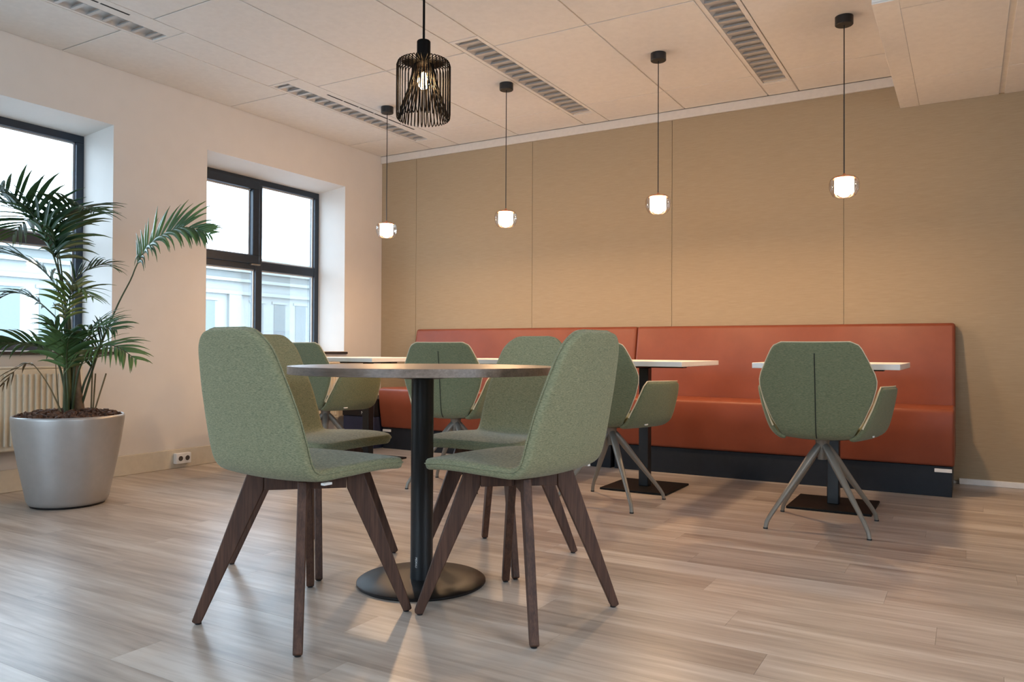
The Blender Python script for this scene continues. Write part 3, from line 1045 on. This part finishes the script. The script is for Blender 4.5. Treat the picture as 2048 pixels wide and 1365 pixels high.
# ------------------------------------------------------------------ swivel armchair on a four-foot metal base
def swivel_chair():
    t = thing('swivel_armchair', (0, 0, 0), 0, 'x', 'chair', 'green swivel armchairs at the white tables')
    # back panel
    prof = [(-0.150, 0.418), (-0.185, 0.432), (-0.203, 0.470), (-0.215, 0.55), (-0.228, 0.65), (-0.243, 0.75), (-0.255, 0.82), (-0.258, 0.842)]
    n = 30
    curve, L = smooth_curve([(p[0], p[1], 0) for p in prof], n)
    curve = [Vector((p.x, p.y)) for p in curve]
    nr = normals2(curve)
    hw = []
    for i in range(n):
        z = curve[i].y; s = i / (n - 1)
        w = interp([(0.418, 0.145), (0.44, 0.156), (0.50, 0.190), (0.58, 0.224), (0.64, 0.240), (0.67, 0.242), (0.70, 0.235), (0.76, 0.209), (0.80, 0.190), (0.842, 0.168)], z)
        dt = (1 - s) * L; r2 = 0.03
        if dt < r2: w -= (r2 - math.sqrt(max(0, r2 * r2 - (r2 - dt) ** 2))) * 0.9
        hw.append(w)
    bk, border, bn = sheet(curve, nr, hw, 15, [0.02] * n, 0.028, 'backrest', 'swivel_fabric', t)
    sp = []
    for i in range(2, n - 3):
        p = curve[i] - nr[i] * 0.0142
        sp.append((0.0, p.x, p.y))
    MB().tube(sp, 0.0022, 5).build('back_seam', 'dark_seam', bk, smooth=True, angle=80)
    MB().tube([p for p, q in zip(border, bn)], 0.0150, 6, closed=True)
    # pale welt along the rim of the back
    rim = [p + Vector((math.copysign(0.0006, p.x), 0, 0)) for p in border if p.z > 0.46]
    k0 = max(range(len(rim)), key=lambda k: (rim[k] - rim[k - 1]).length)
    rim = rim[k0:] + rim[:k0]
    MB().tube(rim, 0.0030, 5).build('rim_welt', 'cream_edge', bk, smooth=True, angle=80)
    # seat pan
    prof = [(0.235, 0.440), (0.215, 0.449), (0.15, 0.452), (0.05, 0.447), (-0.06, 0.440), (-0.14, 0.437), (-0.172, 0.444)]
    n2 = 18
    cv, L2 = smooth_curve([(p[0], p[1], 0) for p in prof], n2)
    cv = [Vector((p.x, p.y)) for p in cv]
    nr2 = normals2(cv)
    hw2 = []
    for i in range(n2):
        s = i / (n2 - 1)
        w = interp([(0, 0.205), (0.1, 0.222), (0.5, 0.225), (0.8, 0.205), (1, 0.165)], s)
        df = s * L2
        if df < 0.04: w -= 0.04 - math.sqrt(max(0, 0.0016 - (0.04 - df) ** 2))
        hw2.append(w)
    sheet(cv, nr2, hw2, 13, [0.008] * n2, 0.044, 'seat', 'swivel_fabric', t)
    # arm wings rising from the seat sides
    for s in (-1, 1):
        rowsA = []
        m = 9
        for i in range(m):
            u = i / (m - 1)
            # back edge (slot side) runs from A up to B, front edge from D up to C, bottom curls under the seat
            zz = [0.416, 0.420, 0.436, 0.466, 0.505, 0.545, 0.585, 0.622, 0.646][i]
            xb = [0.125, 0.148, 0.168, 0.185, 0.203, 0.220, 0.234, 0.245, 0.252][i]
            xf = [0.185, 0.222, 0.248, 0.262, 0.271, 0.279, 0.286, 0.292, 0.295][i]
            yb = [-0.185, -0.190, -0.192, -0.190, -0.182, -0.170, -0.158, -0.142, -0.112][i]
            yf = [0.150, 0.185, 0.200, 0.206, 0.210, 0.214, 0.217, 0.214, 0.190][i]
            row = []
            for j in range(9):
                v = j / 8
                bow = 0.012 * math.sin(PI * v)
                row.append(Vector((s * (xb + (xf - xb) * v + bow), yb + (yf - yb) * v, zz - 0.006 * v)))
            rowsA.append(row)
        vs = []; nrm = []
        for i in range(m):
            for j in range(9):
                du = rowsA[min(i + 1, m - 1)][j] - rowsA[max(i - 1, 0)][j]
                dv = rowsA[i][min(j + 1, 8)] - rowsA[i][max(j - 1, 0)]
                q = du.cross(dv).normalized()
                vs.append(rowsA[i][j]); nrm.append(q)
        th = 0.026
        o_ = len(vs)
        allv = [p + q * th / 2 for p, q in zip(vs, nrm)] + [p - q * th / 2 for p, q in zip(vs, nrm)]
        fs = []
        for i in range(m - 1):
            for j in range(8):
                a = i * 9 + j
                fs.append((a, a + 1, a + 10, a + 9)); fs.append((o_ + a, o_ + a + 9, o_ + a + 10, o_ + a + 1))
        ring = [j for j in range(9)] + [i * 9 + 8 for i in range(1, m)] + [(m - 1) * 9 + j for j in range(7, -1, -1)] + [i * 9 for i in range(m - 2, 0, -1)]
        for a, b in zip(ring, ring[1:] + ring[:1]):
            fs.append((a, o_ + a, o_ + b, b))
        me = mesh_from(allv, fs, 'armrest', smooth=True)
        ar = link('armrest', me, 'swivel_fabric', t)
        md = ar.modifiers.new('subsurf', 'SUBSURF'); md.levels = 1; md.render_levels = 1
        wl = [vs[i * 9] + Vector((0, -0.0010, 0)) for i in range(3, m)] + [vs[(m - 1) * 9 + j] + Vector((0, 0, 0.001)) for j in range(1, 9)]
        MB().tube(wl, [0.0045] + [0.0034] * (len(wl) - 1), 6).build('rim_welt', 'cream_edge', ar, smooth=True, angle=80)
        if s > 0:
            q0 = rowsA[2][3]
            MB().box(q0.x + 0.006, q0.x + 0.013, q0.y - 0.016, q0.y + 0.016, q0.z - 0.013, q0.z - 0.007).build('fabric_tag', 'white_plastic', ar)
    # mounting plate, hub and legs
    MB().lathe([(0.001, 0.418), (0.145, 0.418), (0.150, 0.413), (0.135, 0.404), (0.001, 0.402)], 32, cap=False).build('mounting_plate', 'black_metal', t, smooth=True, angle=40)
    MB().lathe([(0.001, 0.402), (0.033, 0.402), (0.029, 0.375), (0.024, 0.345), (0.022, 0.315), (0.020, 0.302), (0.001, 0.302)], 24, cap=False).build('hub', 'grey_metal', t, smooth=True, angle=40)
    RF = 0.302
    pts, _ = smooth_curve([(0.012, 0, 0.372), (0.05, 0, 0.332), (0.155, 0, 0.205), (0.262, 0, 0.077), (0.290, 0, 0.040), (RF - 0.003, 0, 0.022), (RF, 0, 0.004)], 18)
    rad = [interp([(0, 0.017), (0.2, 0.0185), (0.75, 0.0105), (1, 0.0095)], i / 17) for i in range(18)]
    mb = MB().tube(pts, rad, 10)
    me = mesh_from(mb.v, mb.f, 'leg')
    fm = MB().lathe([(0.0105, 0.0), (0.0105, 0.0065), (0.001, 0.0066)], 12, cap=False)
    fme = mesh_from(fm.v, fm.f, 'foot_glide')
    for k in range(4):
        l = link('leg', me, 'grey_metal', t, smooth=True, angle=60)
        l.rotation_euler = (0, 0, PI / 4 + k * PI / 2)
        f = link('foot_glide', fme, 'black_metal', l)
        f.location = (RF, 0, 0)
    return t


swc = swivel_chair()
for i, (x, y, r, lab) in enumerate((
        (0.905, -1.650, 0.0, 'green swivel armchair in front of the window, leftmost of the metal legged chairs'),
        (1.972, -1.676, 12.0, 'green swivel armchair behind the round table column, back seam turned to the camera'),
        (2.955, -1.655, -2.0, 'green swivel armchair half hidden behind the front right chair, at the middle white table'),
        (4.007, -1.645, 1.5, 'green swivel armchair at the rightmost white table, fully visible from behind'))):
    o = swc if i == 0 else copy_tree(swc)
    o.location = (x, y, 0); o.rotation_euler = (0, 0, r * D2R); o['label'] = lab


# ------------------------------------------------------------------ potted kentia palm
def palm():
    P0 = Vector((0.594, -3.180, 0))
    t = thing('potted_palm', P0, 0, 'tall green kentia palm in a round silver pot by the left window', 'plant')
    MB().lathe([(0.001, 0.008), (0.165, 0.008), (0.178, 0.012), (0.187, 0.03), (0.203, 0.11), (0.225, 0.22), (0.244, 0.33), (0.255, 0.41), (0.2585, 0.445), (0.2575, 0.455), (0.2525, 0.459), (0.2465, 0.455), (0.2425, 0.44), (0.2405, 0.40), (0.001, 0.40)], 72, cap=False).build('pot', 'silver_pot', t, smooth=True, angle=50)
    MB().lathe([(0.001, 0.0005), (0.170, 0.0005), (0.172, 0.009), (0.001, 0.0095)], 48, cap=False).build('pot_foot', 'black_powder', t, smooth=True)
    # bark mulch: a domed bed with individual chips joined in
    rnd = random.Random(3)
    so = MB()
    prof = [(0.2395, 0.425), (0.228, 0.444), (0.18, 0.458), (0.10, 0.468), (0.001, 0.472)]
    so.lathe(prof, 40, cap=False)
    for k in range(520):
        a = rnd.random() * 2 * PI; r = math.sqrt(rnd.random()) * 0.232
        z = interp([(0, 0.470), (0.1, 0.466), (0.18, 0.457), (0.230, 0.443)], r)
        s = 0.008 + rnd.random() * 0.012
        M = Matrix.Translation((r * math.cos(a), r * math.sin(a), z + 0.003)) @ Euler((rnd.random() * 3, rnd.random() * 3, rnd.random() * 3)).to_matrix().to_4x4()
        vs = [M @ Vector((x * s, y * s * 0.6, zz * s * 0.35)) for x in (-1, 1) for y in (-1, 1) for zz in (-1, 1)]
        so.add(vs, [(0, 1, 3, 2), (4, 6, 7, 5), (0, 4, 5, 1), (2, 3, 7, 6), (0, 2, 6, 4), (1, 5, 7, 3)])
    soil = so.build('soil', 'soil', t)
    soil['kind'] = 'stuff'
    # local frame: u to the right along the wall as seen from the room, w towards the wall
    U = Vector((0.862, 0.507, 0)); Wd = Vector((-0.507, 0.862, 0))

    def L(u, z, w=0.0):
        return U * u + Wd * w + Vector((0, 0, z))

    # thick leaf-base trunks
    for pts, r in (([(0.045, 0.44, 0.02), (0.035, 0.53, 0.02), (0.020, 0.66, 0.03), (0.010, 0.86, 0.03)], [0.030, 0.022, 0.016, 0.010]),
                   ([(0.010, 0.44, -0.03), (0.008, 0.56, -0.03), (0.000, 0.75, -0.02), (-0.015, 1.00, 0.0)], [0.024, 0.018, 0.015, 0.009])):
        c, _ = smooth_curve([L(p[0], p[1], p[2]) for p in pts], 14)
        rr = [interp([(0, r[0]), (0.33, r[1]), (0.66, r[2]), (1, r[3])], i / 13) for i in range(14)]
        MB().tube(c, rr, 9).build('trunk', 'palm_base' if r[0] > 0.028 else 'palm_stem', t, smooth=True, angle=80)

    def frond(stem, rachis, leaf_len, n_pairs, rs, droop=0.45, width=0.0145, spread=0.9, up=0.25, asym=0.0, face=0.15, mat='palm_leaf', stem_mat='palm_stem', r0=0.0075):
        rg = random.Random(rs)
        full = [L(*p) for p in stem] + [L(*p) for p in rachis]
        c, _ = smooth_curve(full, 40)
        # stalk and midrib
        MBs = MB().tube(c, [r0 * (1 - 0.85 * i / 39) for i in range(40)], 7)
        st = MBs.build('stalk', stem_mat, t, smooth=True, angle=80)
        rc, Lr = smooth_curve([L(*p) for p in rachis], 60)
        mb = MB()
        for k in range(n_pairs):
            f = (k + 0.6) / n_pairs
            idx = min(58, int(f * 59))
            p = rc[idx]; tan = (rc[idx + 1] - rc[max(0, idx - 1)]).normalized()
            side = tan.cross(Vector((0, 0, 1)))
            if side.length < 0.2: side = tan.cross(U)
            side.normalize()
            nup = side.cross(tan).normalized()
            ll = leaf_len * (math.sin(PI * min(1, 0.25 + 0.72 * f)) ** 0.6) * (0.85 + 0.3 * rg.random())
            for sgn in (-1, 1):
                if rg.random() < 0.06: continue
                fw_ = 0.35 + 0.75 * f + rg.uniform(-0.12, 0.12)
                d = (side * sgn * spread + tan * fw_ + nup * (up - sgn * asym + rg.uniform(-0.12, 0.12))).normalized()
                pts = []
                q = p.copy(); dd = d.copy()
                S = 6
                for i in range(S + 1):
                    pts.append(q.copy())
                    q = q + dd * (ll / S)
                    dd = (dd + Vector((0, 0, -droop * (1 + (3.2 * asym if sgn > 0 else 0)) * (0.05 + 0.16 * i / S) * 1.6)) + Vector((rg.uniform(-.02, .02), rg.uniform(-.02, .02), 0))).normalized()
                wv = dd.cross(nup)
                vs = []; fs = []
                wm = width * (0.8 + 0.4 * rg.random()) * min(1.0, 0.30 + 0.75 * ll / leaf_len)
                for i in range(S + 1):
                    tt = i / S
                    w_ = wm * (0.35 + 2.6 * tt * (1 - tt) + 0.15 * (1 - tt)) * (1 - tt ** 3) * 0.9 + 0.0004
                    tg_ = (pts[min(i + 1, S)] - pts[max(0, i - 1)]).normalized()
                    b_ = tg_.cross(nup * (1 - face) + side * face)
                    if b_.length < 0.1: b_ = tg_.cross(side)
                    b_.normalize()
                    fold = tg_.cross(b_).normalized() * w_ * 0.30
                    vs += [pts[i] + b_ * w_ + fold, pts[i] - fold * 0.2, pts[i] - b_ * w_ + fold]
                for i in range(S):
                    a = i * 3
                    fs += [(a, a + 1, a + 4, a + 3), (a + 1, a + 2, a + 5, a + 4)]
                mb.add(vs, fs)
        me = bpy.data.meshes.new('frond')
        me.from_pydata([tuple(v) for v in mb.v], [], mb.f); me.update()
        o = link('frond', me, mat, t, smooth=True, angle=70)
        md = o.modifiers.new('solid', 'SOLIDIFY'); md.thickness = 0.0007
        return o

    def px(x, y, w=0.0):
        return ((x - 139) * 0.00262, 0.80 - (y - 695) * 0.00262, w)

    S0 = px(146, 815)
    # big upper crown leaning left towards the window
    frond([px(146, 815, 0), px(140, 700, 0), px(125, 590, 0)], [px(112, 520, -0.02), px(96, 462, -0.06), px(60, 428, -0.12), px(10, 412, -0.20), px(-40, 420, -0.28)], 0.33, 26, 1, droop=0.7, up=0.3, width=0.0105)
    frond([px(146, 815, 0), px(138, 700, 0.02), px(122, 590, 0.02)], [px(113, 520, 0.0), px(118, 470, 0.0), px(140, 436, -0.05), px(175, 424, -0.10), px(218, 436, -0.15)], 0.28, 22, 2, droop=0.75, up=0.25, width=0.010)
    frond([px(143, 815, 0.02), px(132, 680, 0.03), px(118, 570, 0.03)], [px(105, 500, 0.04), px(85, 450, 0.06), px(55, 430, 0.08), px(15, 440, 0.12), px(-15, 470, 0.14)], 0.30, 22, 3, droop=0.75, up=0.3, width=0.010)
    frond([px(146, 815, 0), px(138, 690, 0.0), px(122, 575, 0.0)], [px(108, 505, -0.03), px(95, 450, -0.10), px(84, 420, -0.20), px(76, 410, -0.30), px(70, 425, -0.40)], 0.30, 20, 4, droop=0.6, up=0.5, width=0.0115)
    # the long-stalked frond arching to the right
    frond([px(158, 812, 0.02), px(190, 700, 0.03), px(225, 612, 0.03), px(252, 558, 0.03)], [px(266, 528, 0.02), px(290, 495, 0.0), px(325, 470, -0.02), px(372, 458, -0.05), px(425, 474, -0.08)], 0.215, 26, 5, droop=0.6, up=0.25, asym=0.55, spread=0.4, face=0.85, r0=0.0065, width=0.0105)
    # middle fronds
    frond([px(143, 815, -0.02), px(137, 690, -0.03)], [px(128, 600, -0.03), px(105, 550, -0.06), px(65, 520, -0.10), px(20, 512, -0.16), px(-25, 522, -0.22)], 0.24, 22, 6, droop=0.6, up=0.15, width=0.009)
    frond([px(148, 815, 0.0), px(142, 690, 0.0)], [px(138, 600, 0.0), px(148, 560, 0.0), px(170, 538, 0.02), px(200, 528, 0.03), px(222, 536, 0.04)], 0.21, 18, 7, droop=0.6, up=0.15, width=0.010)
    frond([px(146, 815, -0.02), px(140, 720, -0.03), px(128, 650, -0.04)], [px(108, 620, -0.06), px(82, 596, -0.09), px(52, 590, -0.12), px(20, 612, -0.16)], 0.20, 16, 8, droop=0.7, up=0.1, width=0.010)
    frond([px(147, 815, -0.03), px(142, 720, -0.04)], [px(140, 640, -0.05), px(150, 595, -0.06), px(175, 580, -0.08), px(205, 598, -0.10)], 0.19, 14, 9, droop=0.7, up=0.1, width=0.009)
    # low skirt of wide leaflets
    frond([px(145, 820, -0.04), px(138, 760, -0.05)], [px(128, 718, -0.07), px(100, 692, -0.10), px(55, 684, -0.16), px(5, 700, -0.22)], 0.22, 16, 10, face=0.5, asym=0.2, droop=0.95, up=0.2, width=0.010, spread=0.7)
    frond([px(152, 820, -0.03), px(158, 760, -0.05)], [px(168, 710, -0.07), px(190, 672, -0.10), px(222, 655, -0.13), px(262, 660, -0.16)], 0.21, 18, 11, face=0.5, asym=0.3, droop=0.8, up=0.35, width=0.0095, spread=0.75)
    frond([px(153, 820, -0.04), px(164, 770, -0.06)], [px(178, 728, -0.08), px(208, 698, -0.12), px(255, 690, -0.15), px(305, 716, -0.18)], 0.20, 18, 12, face=0.5, asym=0.3, droop=0.75, up=0.1, width=0.010)
    frond([px(152, 820, 0.02), px(160, 770, 0.03)], [px(172, 735, 0.04), px(186, 690, 0.05), px(200, 660, 0.06), px(215, 645, 0.07)], 0.19, 14, 13, droop=0.8, up=0.3, width=0.010, spread=0.7)
    frond([px(150, 820, -0.06), px(156, 770, -0.09)], [px(160, 735, -0.12), px(168, 700, -0.16), px(180, 680, -0.20), px(196, 676, -0.24)], 0.18, 12, 14, droop=1.0, up=0.2, width=0.011, spread=0.7)
    frond([px(146, 820, -0.05), px(148, 770, -0.08)], [px(150, 720, -0.10), px(152, 680, -0.13), px(148, 655, -0.17), px(138, 650, -0.22)], 0.16, 12, 15, droop=1.0, up=0.3, width=0.010, spread=0.7)
    # dry, half-dead lower fronds
    frond([px(138, 825, -0.05), px(118, 770, -0.08)], [px(96, 732, -0.10), px(84, 724, -0.11), px(64, 735, -0.12), px(40, 766, -0.13)], 0.13, 6, 16, droop=0.8, up=0.0, width=0.006, mat='dry_stem', stem_mat='dry_stem', r0=0.0045)
    frond([px(124, 820, -0.02), px(117, 740, -0.02), px(114, 660, -0.02)], [px(114, 620, -0.02), px(113, 600, -0.02), px(112, 580, -0.02)], 0.04, 3, 17, droop=0.3, up=0.3, width=0.004, stem_mat='dry_stem', r0=0.003)
    for k, (a, b) in enumerate((((176, 815), (184, 745)), ((180, 815), (205, 745)), ((172, 815), (178, 730)))):
        c, _ = smooth_curve([L(*px(*a, 0.05)), L(*px((a[0] + b[0]) / 2 - 2, (a[1] + b[1]) / 2, 0.05)), L(*px(*b, 0.03))], 8)
        MB().tube(c, 0.004, 6).build('stalk', 'dry_stem', t, smooth=True, angle=80)
    return t


palm()
